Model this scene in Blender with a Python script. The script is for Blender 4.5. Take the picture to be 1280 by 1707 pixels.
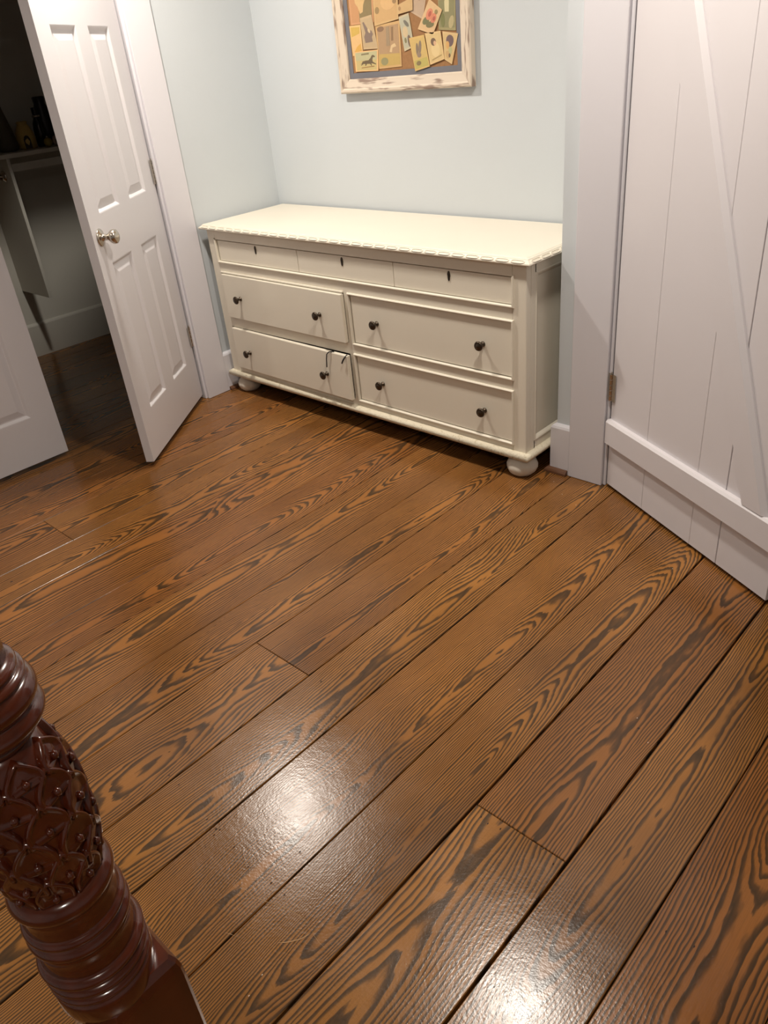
import bpy, bmesh, math, random
from mathutils import Vector, Matrix

for o in list(bpy.data.objects):
    bpy.data.objects.remove(o, do_unlink=True)
scene = bpy.context.scene
COL = scene.collection
random.seed(7)

# ------------------------------------------------------------------ camera
YAW, PITCH, ROLL, FPX = -0.79967, 0.53807, -0.10623, 1293.3
fw = Vector((math.sin(YAW)*math.cos(PITCH), math.cos(YAW)*math.cos(PITCH), -math.sin(PITCH)))
rt = Vector((math.cos(YAW), -math.sin(YAW), 0))
up = rt.cross(fw)
rt2 = math.cos(ROLL)*rt + math.sin(ROLL)*up
up2 = -math.sin(ROLL)*rt + math.cos(ROLL)*up
cd = bpy.data.cameras.new('camera')
cd.sensor_fit = 'VERTICAL'; cd.sensor_height = 36.0; cd.lens = FPX*36.0/1707.0
cd.clip_start = 0.02; cd.clip_end = 50
cam = bpy.data.objects.new('camera', cd); COL.objects.link(cam)
M = Matrix((rt2, up2, -fw)).transposed().to_4x4(); M.translation = Vector((0, 0, 1.5))
cam.matrix_world = M
scene.camera = cam

# ------------------------------------------------------------------ world, exposure, lamps
CEIL = 2.52
LAMPS = [(-2.82, 1.73, 27.5), (-1.12, 1.61, 26.0), (-2.80, -0.60, 8.0), (0.55, -0.60, 13.0)]  # the last two are assumed lamps out of view, added as fill
LAMP_COL = (1.0, 0.915, 0.81)
w = bpy.data.worlds.new('world'); scene.world = w; w.use_nodes = True
w.node_tree.nodes['Background'].inputs['Color'].default_value = (0.6, 0.7, 1.0, 1)
w.node_tree.nodes['Background'].inputs['Strength'].default_value = 0.02
scene.view_settings.view_transform = 'Standard'
scene.view_settings.look = 'None'
scene.view_settings.gamma = 1.0
scene.view_settings.use_curve_mapping = False
scene.view_settings.exposure = 0.0

# ------------------------------------------------------------------ helpers
def srgb(r, g, b):
    f = lambda c: (c/255/12.92) if c/255 <= 0.04045 else ((c/255+0.055)/1.055)**2.4
    return (f(r), f(g), f(b), 1.0)

class NT:
    def __init__(s, name):
        s.m = bpy.data.materials.new(name); s.m.use_nodes = True
        s.t = s.m.node_tree; s.p = s.t.nodes['Principled BSDF']
    def n(s, typ, **kw):
        nd = s.t.nodes.new(typ)
        for k, v in kw.items(): setattr(nd, k, v)
        return nd
    def l(s, a, b): s.t.links.new(a, b)
    def val(s, x, sock):
        if isinstance(x, (int, float)): sock.default_value = x
        else: s.l(x, sock)
    def math(s, op, a, b=0.0, c=0.0):
        nd = s.n('ShaderNodeMath', operation=op)
        s.val(a, nd.inputs[0]); s.val(b, nd.inputs[1]); s.val(c, nd.inputs[2])
        return nd.outputs[0]
    def vec(s, x, y, z):
        nd = s.n('ShaderNodeCombineXYZ')
        s.val(x, nd.inputs[0]); s.val(y, nd.inputs[1]); s.val(z, nd.inputs[2])
        return nd.outputs[0]
    def noise(s, v, scale=1.0, detail=2.0, rough=0.5, dist=0.0):
        nd = s.n('ShaderNodeTexNoise')
        s.l(v, nd.inputs['Vector']); nd.inputs['Scale'].default_value = scale
        nd.inputs['Detail'].default_value = detail; nd.inputs['Roughness'].default_value = rough
        nd.inputs['Distortion'].default_value = dist
        return nd.outputs['Fac']
    def mix(s, fac, a, b, mode='MIX'):
        nd = s.n('ShaderNodeMix', data_type='RGBA', blend_type=mode)
        s.val(fac, nd.inputs[0])
        for q, sock in ((a, nd.inputs[6]), (b, nd.inputs[7])):
            if isinstance(q, tuple): sock.default_value = q
            else: s.l(q, sock)
        return nd.outputs[2]
    def ramp(s, fac, stops, interp='LINEAR'):
        nd = s.n('ShaderNodeValToRGB'); cr = nd.color_ramp; cr.interpolation = interp
        while len(cr.elements) < len(stops): cr.elements.new(0.5)
        for e, (pos, col) in zip(cr.elements, stops):
            e.position = pos
            e.color = col if isinstance(col, tuple) else (col, col, col, 1)
        s.l(fac, nd.inputs[0]); return nd.outputs[0]
    def obj(s): return s.n('ShaderNodeTexCoord').outputs['Object']
    def bump(s, h, strength, dist=0.01):
        nd = s.n('ShaderNodeBump'); nd.inputs['Strength'].default_value = strength
        nd.inputs['Distance'].default_value = dist
        s.l(h, nd.inputs['Height']); s.l(nd.outputs[0], s.p.inputs['Normal'])
    def set(s, **kw):
        for k, v in kw.items():
            sock = s.p.inputs[k.replace('_', ' ')]
            if isinstance(v, (int, float, tuple)): sock.default_value = v
            else: s.l(v, sock)
        return s.m

def paint(name, col, rough=0.45, var=0.05, vscale=3.0, bump=0.0, bscale=200.0, metal=0.0, spec=0.5):
    t = NT(name); v = t.obj()
    nz = t.noise(v, vscale, 3.0)
    dark = tuple(c*(1-var) for c in col[:3]) + (1,)
    lite = tuple(min(1, c*(1+var)) for c in col[:3]) + (1,)
    c = t.mix(nz, dark, lite)
    t.set(Base_Color=c, Roughness=rough, Metallic=metal, Specular_IOR_Level=spec)
    if bump:
        t.bump(t.noise(v, bscale, 3.0), bump, 0.002)
    return t.m

def wood_floor():
    t = NT('heart_pine_floor')
    sx = t.n('ShaderNodeSeparateXYZ'); t.l(t.obj(), sx.inputs[0])
    x, y = sx.outputs[0], sx.outputs[1]
    R = t.n('ShaderNodeObjectInfo').outputs['Random']
    r2 = t.math('FRACT', t.math('MULTIPLY', R, 17.31))
    r3 = t.math('FRACT', t.math('MULTIPLY', R, 71.77))
    off = t.math('MULTIPLY', R, 173.0)
    # the board is a flat cut through tapering, wandering growth rings
    wob = t.noise(t.vec(off, t.math('MULTIPLY', y, 0.9), r2), 1.0, 1.5)
    x0 = t.math('ADD', t.math('MULTIPLY_ADD', r2, 0.13, -0.065), t.math('MULTIPLY_ADD', wob, 0.10, -0.05))
    dx = t.math('SUBTRACT', x, x0)
    dn = t.noise(t.vec(t.math('MULTIPLY_ADD', x, 1.8, off), t.math('MULTIPLY', y, 0.85), t.math('MULTIPLY', r3, 40.0)), 1.0, 1.6, 0.45)
    dep = t.math('MULTIPLY_ADD', dn, 0.19, -0.045)
    dep = t.math('ADD', dep, t.math('MULTIPLY', r3, 0.03))
    rad = t.math('SQRT', t.math('ADD', t.math('MULTIPLY', dx, dx), t.math('MULTIPLY', dep, dep)))
    jit = t.noise(t.vec(t.math('MULTIPLY_ADD', x, 26.0, off), t.math('MULTIPLY', y, 5.0), 3.0), 1.0, 3.0, 0.6)
    rad = t.math('ADD', rad, t.math('MULTIPLY_ADD', jit, 0.012, -0.006))
    # a knot here and there swells the rings
    vo = t.n('ShaderNodeTexVoronoi', voronoi_dimensions='2D', feature='F1')
    t.l(t.vec(t.math('MULTIPLY_ADD', x, 5.0, off), t.math('MULTIPLY_ADD', y, 1.1, off), 0.0), vo.inputs['Vector'])
    vo.inputs['Scale'].default_value = 1.0
    kd = t.math('MULTIPLY', vo.outputs['Distance'], 4.6)
    kn = t.math('POWER', 2.718, t.math('MULTIPLY', t.math('MULTIPLY', kd, kd), -1.0))
    has = t.n('ShaderNodeSeparateColor'); t.l(vo.outputs['Color'], has.inputs[0])
    kn = t.math('MULTIPLY', kn, t.math('GREATER_THAN', has.outputs[0], 0.74))
    rad = t.math('ADD', rad, t.math('MULTIPLY', kn, 0.026))
    fq = t.math('MULTIPLY_ADD', r2, 85.0, 115.0)
    irr = t.noise(t.vec(t.math('MULTIPLY_ADD', rad, 38.0, off), r3, r2), 1.0, 1.0)
    s = t.math('FRACT', t.math('ADD', t.math('MULTIPLY', rad, fq), t.math('MULTIPLY', irr, 2.4)))
    band = t.ramp(s, [(0.0, 0.0), (0.40, 0.04), (0.60, 0.80), (0.84, 1.0), (0.94, 0.85), (1.0, 0.0)])
    fine = t.noise(t.vec(t.math('MULTIPLY_ADD', x, 420.0, off), t.math('MULTIPLY', y, 9.0), 0.0), 1.0, 2.0)
    tone = t.noise(t.vec(t.math('MULTIPLY_ADD', x, 3.0, off), t.math('MULTIPLY', y, 1.6), 9.0), 1.0, 3.0)
    tone = t.ramp(tone, [(0.30, 0.0), (0.70, 1.0)])
    lightc = t.mix(tone, srgb(130, 87, 40), srgb(178, 122, 61))
    lightc = t.mix(t.math('MULTIPLY', r3, 0.5), lightc, srgb(138, 82, 44))
    darkc = t.mix(tone, srgb(48, 35, 21), srgb(74, 58, 40))
    c = t.mix(t.math('MULTIPLY', band, 0.98), lightc, darkc)
    c = t.mix(t.math('MULTIPLY', t.ramp(fine, [(0.35, 1.0), (0.6, 0.0)]), 0.14), c, srgb(78, 50, 28))
    # brown wear film and small dents
    wear = t.noise(t.n('ShaderNodeNewGeometry').outputs['Position'], 2.3, 4.0, 0.6)
    c = t.mix(t.ramp(wear, [(0.40, 0.0), (0.75, 0.28)]), c, srgb(92, 60, 34))
    spot = t.noise(t.vec(t.math('MULTIPLY_ADD', x, 70.0, off), t.math('MULTIPLY', y, 45.0), 1.0), 1.0, 1.0)
    c = t.mix(t.ramp(spot, [(0.80, 0.0), (0.84, 0.85)]), c, srgb(38, 22, 12))
    geo = t.n('ShaderNodeNewGeometry').outputs['Position']
    rgh = t.noise(geo, 9.0, 4.0, 0.65)
    t.set(Base_Color=c, Roughness=t.math('MULTIPLY_ADD', rgh, 0.22, 0.10), Specular_IOR_Level=0.38)
    h1 = t.math('MULTIPLY', t.noise(geo, 150.0, 3.0, 0.6), 0.6)
    h2 = t.math('MULTIPLY', band, 0.06)
    h3 = t.math('MULTIPLY', t.noise(geo, 34.0, 2.0), 0.5)
    t.bump(t.math('ADD', t.math('ADD', h1, h2), h3), 0.13, 0.004)
    return t.m

def mahogany():
    t = NT('mahogany_varnish'); v = t.obj()
    mp = t.n('ShaderNodeMapping'); t.l(v, mp.inputs[0]); mp.inputs['Scale'].default_value = (30, 30, 3)
    a = t.noise(mp.outputs[0], 1.0, 4.0)
    c = t.mix(a, srgb(46, 15, 7), srgb(104, 42, 17))
    t.set(Base_Color=c, Roughness=0.2, Specular_IOR_Level=0.5, Coat_Weight=0.6, Coat_Roughness=0.07)
    return t.m

def distressed(name, horiz):
    t = NT(name)
    sx = t.n('ShaderNodeSeparateXYZ'); t.l(t.obj(), sx.inputs[0])
    sc = (9.0, 60.0) if horiz else (60.0, 9.0)
    v = t.vec(t.math('MULTIPLY', sx.outputs[0], sc[0]), t.math('MULTIPLY', sx.outputs[1], 30.0), t.math('MULTIPLY', sx.outputs[2], sc[1]))
    a = t.noise(v, 1.0, 2.5, 0.55)
    c = t.mix(t.ramp(a, [(0.52, 0.0), (0.64, 0.80)]), srgb(214, 199, 180), srgb(122, 94, 80))
    t.set(Base_Color=c, Roughness=0.6); return t.m

def worn_cream():
    t = NT('worn_cream_paint'); v = t.obj()
    a = t.noise(v, 55.0, 4.0, 0.7)
    c = t.mix(t.ramp(a, [(0.55, 0.0), (0.72, 1.0)]), srgb(228, 219, 196), srgb(190, 174, 140))
    t.set(Base_Color=c, Roughness=0.6)
    t.bump(t.noise(v, 120.0, 4.0, 0.7), 0.9, 0.004); return t.m

def cork():
    t = NT('cork'); v = t.obj()
    a = t.noise(v, 90.0, 4.0, 0.7)
    t.set(Base_Color=t.mix(a, srgb(134, 97, 61), srgb(170, 125, 82)), Roughness=0.85)
    t.bump(a, 0.5, 0.002); return t.m

def lamp_mat():
    t = NT('lamp_lens_glow')
    t.set(Base_Color=(0.9, 0.9, 0.9, 1), Emission_Color=LAMP_COL + (1,), Emission_Strength=12.0); return t.m

MAT = dict(
    floor=wood_floor(), subfloor=paint('subfloor_dark', srgb(26, 14, 9), 0.9),
    wall=paint('pale_blue_paint', srgb(203, 209, 213), 0.6, 0.015, 1.5, 0.10, 220.0),
    closetwall=paint('closet_paint', srgb(204, 202, 192), 0.65, 0.02, 1.5, 0.08, 220.0),
    ceil=paint('ceiling_white', srgb(238, 236, 230), 0.8, 0.01),
    trim=paint('trim_white', srgb(217, 215, 220), 0.38, 0.02, 2.0, 0.05, 60.0),
    door=paint('door_white', srgb(217, 214, 217), 0.36, 0.02, 2.0, 0.04, 80.0),
    barn=paint('board_door_white', srgb(217, 213, 216), 0.42, 0.03, 3.0, 0.06, 25.0),
    shoe=paint('dark_shoe_moulding', srgb(104, 70, 48), 0.4, 0.25, 14.0),
    cream=paint('cream_furniture_paint', srgb(226, 219, 203), 0.42, 0.025, 4.0, 0.06, 90.0),
    creamedge=worn_cream(),
    greywash=paint('grey_cream_paint', srgb(214, 208, 195), 0.5, 0.05, 8.0, 0.1, 60.0),
    raw=paint('drawer_interior', srgb(60, 44, 30), 0.8),
    bronze=paint('dark_bronze', srgb(78, 68, 58), 0.32, 0.3, 40.0, 0.3, 150.0, 0.9),
    nickel=paint('satin_nickel', srgb(196, 188, 176), 0.24, 0.03, 10.0, 0.0, 1.0, 1.0),
    black=paint('black_strap', srgb(22, 20, 19), 0.6),
    post=mahogany(), frameh=distressed('distressed_frame_paint_a', True), framev=distressed('distressed_frame_paint_b', False),
    mat=paint('grey_blue_liner', srgb(112, 112, 118), 0.7, 0.08, 20.0), cork=cork(),
    glow=lamp_mat(), gap=paint('gap_dark_brown', srgb(40, 34, 30), 0.9),  # gap is one even dark brown, assigned to no part
)
_pm = {}
def flat(r, g, b, rough=0.65):
    if rough == .65: r, g, b = [int(.84*q + .16*w_) for q, w_ in ((r, 172), (g, 150), (b, 120))]
    k = (r, g, b, rough)
    if k not in _pm: _pm[k] = paint('print_%02x%02x%02x' % (r, g, b), srgb(r, g, b), rough, 0.06, 60.0)
    return _pm[k]

def link(name, me, mat=None, parent=None, loc=(0, 0, 0), rot=(0, 0, 0), smooth=False):
    o = bpy.data.objects.new(name, me); COL.objects.link(o)
    if mat is not None and not me.materials: me.materials.append(mat)
    if smooth:
        for p in me.polygons: p.use_smooth = True
    o.parent = parent; o.location = loc; o.rotation_euler = rot
    return o
def bm_obj(name, bm, mat, parent=None, loc=(0, 0, 0), rot=(0, 0, 0), smooth=False):
    bmesh.ops.recalc_face_normals(bm, faces=bm.faces)
    me = bpy.data.meshes.new(name); bm.to_mesh(me); bm.free()
    return link(name, me, mat, parent, loc, rot, smooth)
def empty(name, loc=(0, 0, 0), rot=(0, 0, 0)):
    o = bpy.data.objects.new(name, None); COL.objects.link(o); o.empty_display_size = 0.05
    o.location = loc; o.rotation_euler = rot; return o
def tag(o, label=None, cat=None, group=None, kind=None):
    if label: o['label'] = label
    if cat: o['category'] = cat
    if group: o['group'] = group
    if kind: o['kind'] = kind
    return o
def addbox(bm, x0, x1, y0, y1, z0, z1, bev=0.0, seg=1):
    vs = [bm.verts.new(p) for p in ((x0, y0, z0), (x1, y0, z0), (x1, y1, z0), (x0, y1, z0), (x0, y0, z1), (x1, y0, z1), (x1, y1, z1), (x0, y1, z1))]
    fs = [bm.faces.new([vs[i] for i in q]) for q in ((0, 3, 2, 1), (4, 5, 6, 7), (0, 1, 5, 4), (1, 2, 6, 5), (2, 3, 7, 6), (3, 0, 4, 7))]
    if bev:
        es = {e for f in fs for e in f.edges}
        bmesh.ops.bevel(bm, geom=list(es), offset=bev, segments=seg, profile=0.5, affect='EDGES')
def box(name, b, mat, parent=None, bev=0.0, seg=1, loc=(0, 0, 0), rot=(0, 0, 0)):
    bm = bmesh.new(); addbox(bm, *b, bev=bev, seg=seg)
    return bm_obj(name, bm, mat, parent, loc, rot)
def addlathe(bm, prof, n=32, M=None, cap=True):
    """prof: list of (r, z)"""
    rings = []
    for r, z in prof:
        ring = []
        for i in range(n):
            a = 2*math.pi*i/n
            p = Vector((r*math.cos(a), r*math.sin(a), z))
            ring.append(bm.verts.new(M @ p if M else p))
        rings.append(ring)
    for a, b in zip(rings, rings[1:]):
        for i in range(n):
            bm.faces.new((a[i], a[(i+1) % n], b[(i+1) % n], b[i]))
    if cap:
        bm.faces.new(list(reversed(rings[0]))); bm.faces.new(rings[-1])
def addtube(bm, pts, r, n=10):
    pts = [Vector(p) for p in pts]; rings = []
    for i, p in enumerate(pts):
        d = (pts[min(i+1, len(pts)-1)] - pts[max(i-1, 0)]).normalized()
        a = d.orthogonal().normalized() if i == 0 else (prev - d*prev.dot(d)).normalized()
        prev = a; b = d.cross(a)
        rings.append([bm.verts.new(p + r*(math.cos(t)*a + math.sin(t)*b)) for t in [2*math.pi*k/n for k in range(n)]])
    for a, b in zip(rings, rings[1:]):
        for i in range(n): bm.faces.new((a[i], a[(i+1) % n], b[(i+1) % n], b[i]))
    bm.faces.new(list(reversed(rings[0]))); bm.faces.new(rings[-1])
def addsweep(bm, prof, path, closed=False):
    """sweep a 2D profile (list of (out, z)) along points (x, y); 'out' offsets to the right-hand side of travel, mitred"""
    n = len(path); rings = []
    for i in range(n):
        p = Vector(path[i])
        d0 = (p - Vector(path[i-1])).normalized() if (i > 0 or closed) else None
        d1 = (Vector(path[(i+1) % n]) - p).normalized() if (i < n-1 or closed) else None
        if d0 is None: d0 = d1
        if d1 is None: d1 = d0
        n0 = Vector((d0.y, -d0.x)); n1 = Vector((d1.y, -d1.x))
        m = (n0 + n1); m = m / max(1e-6, m.dot(n0)) if m.length > 1e-6 else n0
        rings.append([bm.verts.new((p.x + m.x*o, p.y + m.y*o, z)) for o, z in prof])
    k = len(prof)
    rng = range(n if closed else n-1)
    for i in rng:
        a, b = rings[i], rings[(i+1) % n]
        for j in range(k): bm.faces.new((a[j], a[(j+1) % k], b[(j+1) % k], b[j]))
    if not closed:
        bm.faces.new(rings[0]); bm.faces.new(list(reversed(rings[-1])))
def addprism(bm, poly, y0, y1):
    """polygon in (x, z) extruded from y0 to y1"""
    a = [bm.verts.new((p[0], y0, p[1])) for p in poly]; b = [bm.verts.new((p[0], y1, p[1])) for p in poly]
    bm.faces.new(a); bm.faces.new(list(reversed(b)))
    for i in range(len(poly)):
        j = (i+1) % len(poly); bm.faces.new((a[i], b[i], b[j], a[j]))

# ------------------------------------------------------------------ dimensions of the place
XL = -3.38        # left wall face
YB = 2.765        # back wall face (alcove)
YR = 2.385        # face of the wall that carries the board door
XC = -1.45        # its outside corner
XE, YF = 2.30, -2.10   # walls behind the camera
CX0, CX1, CY0, CY1 = -5.00, -3.50, 0.25, 2.72   # closet
DY0, DY1, DH = 0.53, 2.07, 2.055                # closet opening
BX0, BX1 = -1.228, -0.405                       # board door opening

# ------------------------------------------------------------------ floor
fl = box('floor', (CX0-0.1, XE+0.1, YF-0.1, 3.7, -0.06, -0.021), MAT['subfloor'])
tag(fl, 'dark-stained heart pine plank floor with bold wavy grain', 'floor', kind='structure')
seams = [-2.9045, -2.6576, -2.468, -2.227, -2.037, -1.801, -1.608, -1.3725, -1.180, -0.938, -0.745, -0.508, -0.317, -0.085]
x = -2.9045; k = 0
while x > CX0-0.05:
    x -= (0.19, 0.24)[k % 2]; k += 1; seams.insert(0, x)
x = -0.085; k = 0
while x < XE+0.05:
    x += (0.19, 0.24)[k % 2]; k += 1; seams.append(x)
gapw = {-1.3725: .0032, -1.180: .0036, -0.938: .003, -0.745: .0055, -0.508: .006, -0.317: .003}
joints = {-1.608: [0.971], -0.745: [0.918], -2.9045: [0.925]}
def plank(x0, x1, y0, y1, g0, g1):
    X0, X1 = x0+g0/2, x1-g1/2; Y0, Y1 = y0+.0008, y1-.0008
    cx, cy = (X0+X1)/2, (Y0+Y1)/2; hw, hl = (X1-X0)/2, (Y1-Y0)/2
    bm = bmesh.new(); c = .0016
    lo = [bm.verts.new((sx*hw, sy*hl, -.02)) for sx, sy in ((-1, -1), (1, -1), (1, 1), (-1, 1))]
    mi = [bm.verts.new((sx*hw, sy*hl, -c)) for sx, sy in ((-1, -1), (1, -1), (1, 1), (-1, 1))]
    hi = [bm.verts.new((sx*(hw-c), sy*(hl-c), 0)) for sx, sy in ((-1, -1), (1, -1), (1, 1), (-1, 1))]
    for a, b in ((lo, mi), (mi, hi)):
        for i in range(4): bm.faces.new((a[i], a[(i+1) % 4], b[(i+1) % 4], b[i]))
    bm.faces.new(hi); bm.faces.new(list(reversed(lo)))
    return bm_obj('plank', bm, MAT['floor'], fl, (cx, cy, random.uniform(-.0006, 0)))
for i in range(len(seams)-1):
    x0, x1 = seams[i], seams[i+1]
    if x0 in joints: js = joints[x0]
    else: js = [random.choice((random.uniform(-1.5, -0.75), random.uniform(2.75, 3.2)))]
    ys = [YF-0.1] + js + [3.7]
    for a, b in zip(ys, ys[1:]):
        plank(x0, x1, a, b, gapw.get(x0, .0022), gapw.get(x1, .0022))

# scratches, dents and specks that lie on the boards
def marks(name, items, mat):
    bm = bmesh.new()
    for kind, pts, wd in items:
        if kind == 'line':
            n = len(pts); L, Rr = [], []
            for i, p in enumerate(pts):
                q = Vector(pts[min(i+1, n-1)]) - Vector(pts[max(i-1, 0)]); q.normalize(); nn = Vector((-q.y, q.x))*wd*.55*(1 if 0 < i < n-1 else .2)
                L.append(bm.verts.new((p[0]+nn.x, p[1]+nn.y, .0004))); Rr.append(bm.verts.new((p[0]-nn.x, p[1]-nn.y, .0004)))
            for i in range(n-1): bm.faces.new((L[i], L[i+1], Rr[i+1], Rr[i]))
        else:
            vs = [bm.verts.new((pts[0]+wd*math.cos(t)*.6, pts[1]+wd*math.sin(t)*1.3, .0004)) for t in [2*math.pi*k/8 for k in range(8)]]
            bm.faces.new(vs)
    o = bm_obj(name, bm, mat, fl); o['kind'] = 'stuff'; return o
marks('scratch_marks', [('line', [(-1.0117, 0.4397), (-0.9687, 0.442), (-0.9397, 0.4508), (-0.915, 0.4626), (-0.8795, 0.4729), (-0.8597, 0.4759), (-0.8435, 0.4778)], 0.0006),
  ('line', [(-0.8533, 0.4099), (-0.8424, 0.4202), (-0.8346, 0.4293), (-0.8241, 0.4439), (-0.8193, 0.4558), (-0.8168, 0.4657)], 0.0013),
  ('line', [(-0.8179, 0.4708), (-0.8042, 0.4663), (-0.7883, 0.4638), (-0.7693, 0.4642)], 0.0004),
  ('line', [(-0.9002, 0.4705), (-0.8893, 0.4816), (-0.8771, 0.4958)], 0.0005),
  ('line', [(-0.9525, 0.3546), (-0.9418, 0.3602), (-0.9283, 0.3642)], 0.0009),
  ('line', [(-0.8835, 0.5358), (-0.8758, 0.5416), (-0.8699, 0.5491)], 0.0006),
  ('line', [(-0.8337, 0.545), (-0.8259, 0.5549), (-0.8185, 0.5695), (-0.8039, 0.5771)], 0.0005)], flat(178, 138, 88, .5))
marks('nail_dents', [('dot', p, .0022) for p in [(-0.9632, 0.4861), (-0.9202, 0.4861), (-1.1675, 0.492), (-1.1577, 0.4796), (-1.1596, 0.4964), (-1.0967, 0.4894), (-1.0321, 0.479), (-1.3448, 0.5106), (-1.3879, 0.5114), (-1.4596, 0.5174), (-1.2057, 0.4944), (-0.9708, 0.5758), (-1.3264, 0.9748), (-1.1964, 0.9071), (-0.9725, 0.9067), (-0.9908, 1.0367), (-0.9703, 0.9108), (-0.7145, 0.8961), (-0.6929, 0.8914), (-0.6632, 0.8975), (-0.6188, 0.9273), (-0.5642, 0.9141), (-0.5285, 0.8974), (-0.2861, 0.9092), (-0.2335, 0.9154)]], flat(34, 20, 12, .9))
marks('pale_specks', [('dot', p, .0014) for p in [(-1.4037, 2.2934), (-1.3262, 2.2281), (-1.4999, 2.1624), (-0.7941, 2.0159), (-1.2437, 2.1881), (-0.8289, 0.3503), (-0.8182, 0.3092), (-0.8734, 1.2784), (-0.527, 1.3169), (-0.5843, 1.3738)]], flat(226, 208, 180, .8))

# ------------------------------------------------------------------ walls and ceiling
def walls(name, boxes, label, mat='wall'):
    bm = bmesh.new()
    for b in boxes: addbox(bm, *b)
    return tag(bm_obj(name, bm, MAT[mat]), label, 'wall', kind='structure')
walls('wall_back', [(XL-0.12, XC+0.12, YB, YB+0.12, 0, CEIL)], 'pale blue wall behind the cream dresser')
walls('wall_left', [(CX1, XL, YF, DY0-0.012, 0, CEIL), (CX1, XL, DY1+0.012, YB, 0, CEIL), (CX1, XL, DY0-0.012, DY1+0.012, DH+0.012, CEIL)], 'pale blue wall holding the closet doorway')
walls('wall_right', [(XC, BX0-0.012, YR, YR+0.115, 0, CEIL), (XC, XC+0.12, YR+0.115, YB, 0, CEIL), (BX1+0.012, XE, YR, YR+0.115, 0, CEIL), (BX0-0.012, BX1+0.012, YR, YR+0.115, DH+0.012, CEIL)], 'pale blue wall carrying the white board door')
walls('wall_east', [(XE, XE+0.1, YF, YR+0.115, 0, CEIL)], 'pale blue wall beyond the right edge')
walls('wall_front', [(CX1, XE+0.1, YF-0.1, YF, 0, CEIL)], 'pale blue wall behind the viewer')
walls('wall_hall', [(XC+0.12, XE, 3.5, 3.6, 0, CEIL), (XC+0.12, XC+0.2, YB+0.12, 3.5, 0, CEIL), (XE-0.1, XE, YR+0.115, 3.5, 0, CEIL)], 'plain walls of the space behind the board door', 'closetwall')
walls('wall_closet', [(CX0-0.1, CX0, CY0-0.1, CY1+0.1, 0, CEIL), (CX0, CX1, CY0-0.1, CY0, 0, CEIL), (CX0, CX1, CY1, CY1+0.1, 0, CEIL)], 'dim pale inside walls of the closet', 'closetwall')
tag(box('ceiling', (CX0-0.1, XE+0.1, YF-0.1, 3.6, CEIL, CEIL+0.1), MAT['ceil']), 'flat white ceiling above the room', 'ceiling', kind='structure')

# ------------------------------------------------------------------ baseboards, shoe mouldings, casings
BB = [(0, 0), (.018, 0), (.018, .188), (.014, .196), (.004, .203), (0, .203)]
SH = [(.018, 0), (.036, 0), (.035, .008), (.031, .014), (.025, .018), (.018, .019)]
def strip(name, prof, path, mat, label, cat):
    bm = bmesh.new(); addsweep(bm, prof, path)
    return tag(bm_obj(name, bm, mat), label, cat, kind='structure')
strip('baseboard_left', BB, [(XL, 2.216), (XL, YB)], MAT['trim'], 'white baseboard between closet casing and alcove corner', 'baseboard')
strip('baseboard_back', BB, [(XL+.018, YB), (XC-.018, YB)], MAT['trim'], 'white baseboard behind the cream dresser', 'baseboard')
strip('baseboard_right', BB, [(XC, YB), (XC, YR), (-1.384, YR)], MAT['trim'], 'short white baseboard wrapping the corner beside the dresser', 'baseboard')
strip('baseboard_east', BB, [(BX1+0.16, YR), (XE, YR)], MAT['trim'], 'white baseboard beyond the board door', 'baseboard')
strip('trim_1', SH, [(XL, 2.219), (XL, YB-.036)], MAT['shoe'], 'dark wood shoe moulding left of the dresser', 'moulding')
strip('trim_2', SH, [(XC, YB-.04), (XC, YR), (-1.389, YR)], MAT['shoe'], 'dark wood shoe moulding right of the dresser', 'moulding')
# closet casing
def casing(name, boxes, label):
    bm = bmesh.new()
    for b in boxes: addbox(bm, *b, bev=.0025)
    return tag(bm_obj(name, bm, MAT['trim']), label, 'door casing', kind='structure')
casing('trim_3', [(XL, XL+.021, 2.080, 2.216, 0, 2.066)], 'wide flat white casing between closet door and alcove')
casing('trim_4', [(XL, XL+.021, .384, .520, 0, 2.066)], 'wide flat white casing on the far side of the closet')
casing('trim_5', [(XL, XL+.023, .37, 2.23, 2.0665, 2.20)], 'white head casing over the closet doors')
casing('trim_6', [(CX1, XL+.006, DY1, DY1+.012, 0, DH), (CX1, XL+.006, DY0-.012, DY0, 0, DH), (CX1, XL+.006, DY0-.012, DY1+.012, DH, DH+.012)], 'white closet door jamb')
casing('trim_7', [(-1.384, -1.241, YR-.024, YR, 0, 2.066)], 'wide flat white casing beside the board door')
casing('trim_8', [(BX1+.013, BX1+.156, YR-.024, YR, 0, 2.066), (-1.40, BX1+.17, YR-.026, YR, 2.0665, 2.20)], 'white casing over and beyond the board door')
casing('trim_9', [(BX0-.012, BX0, YR-.012, YR+.115, 0, DH), (BX1, BX1+.012, YR-.012, YR+.115, 0, DH), (BX0-.012, BX1+.012, YR-.012, YR+.115, DH, DH+.012)], 'white jamb of the board door')

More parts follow.
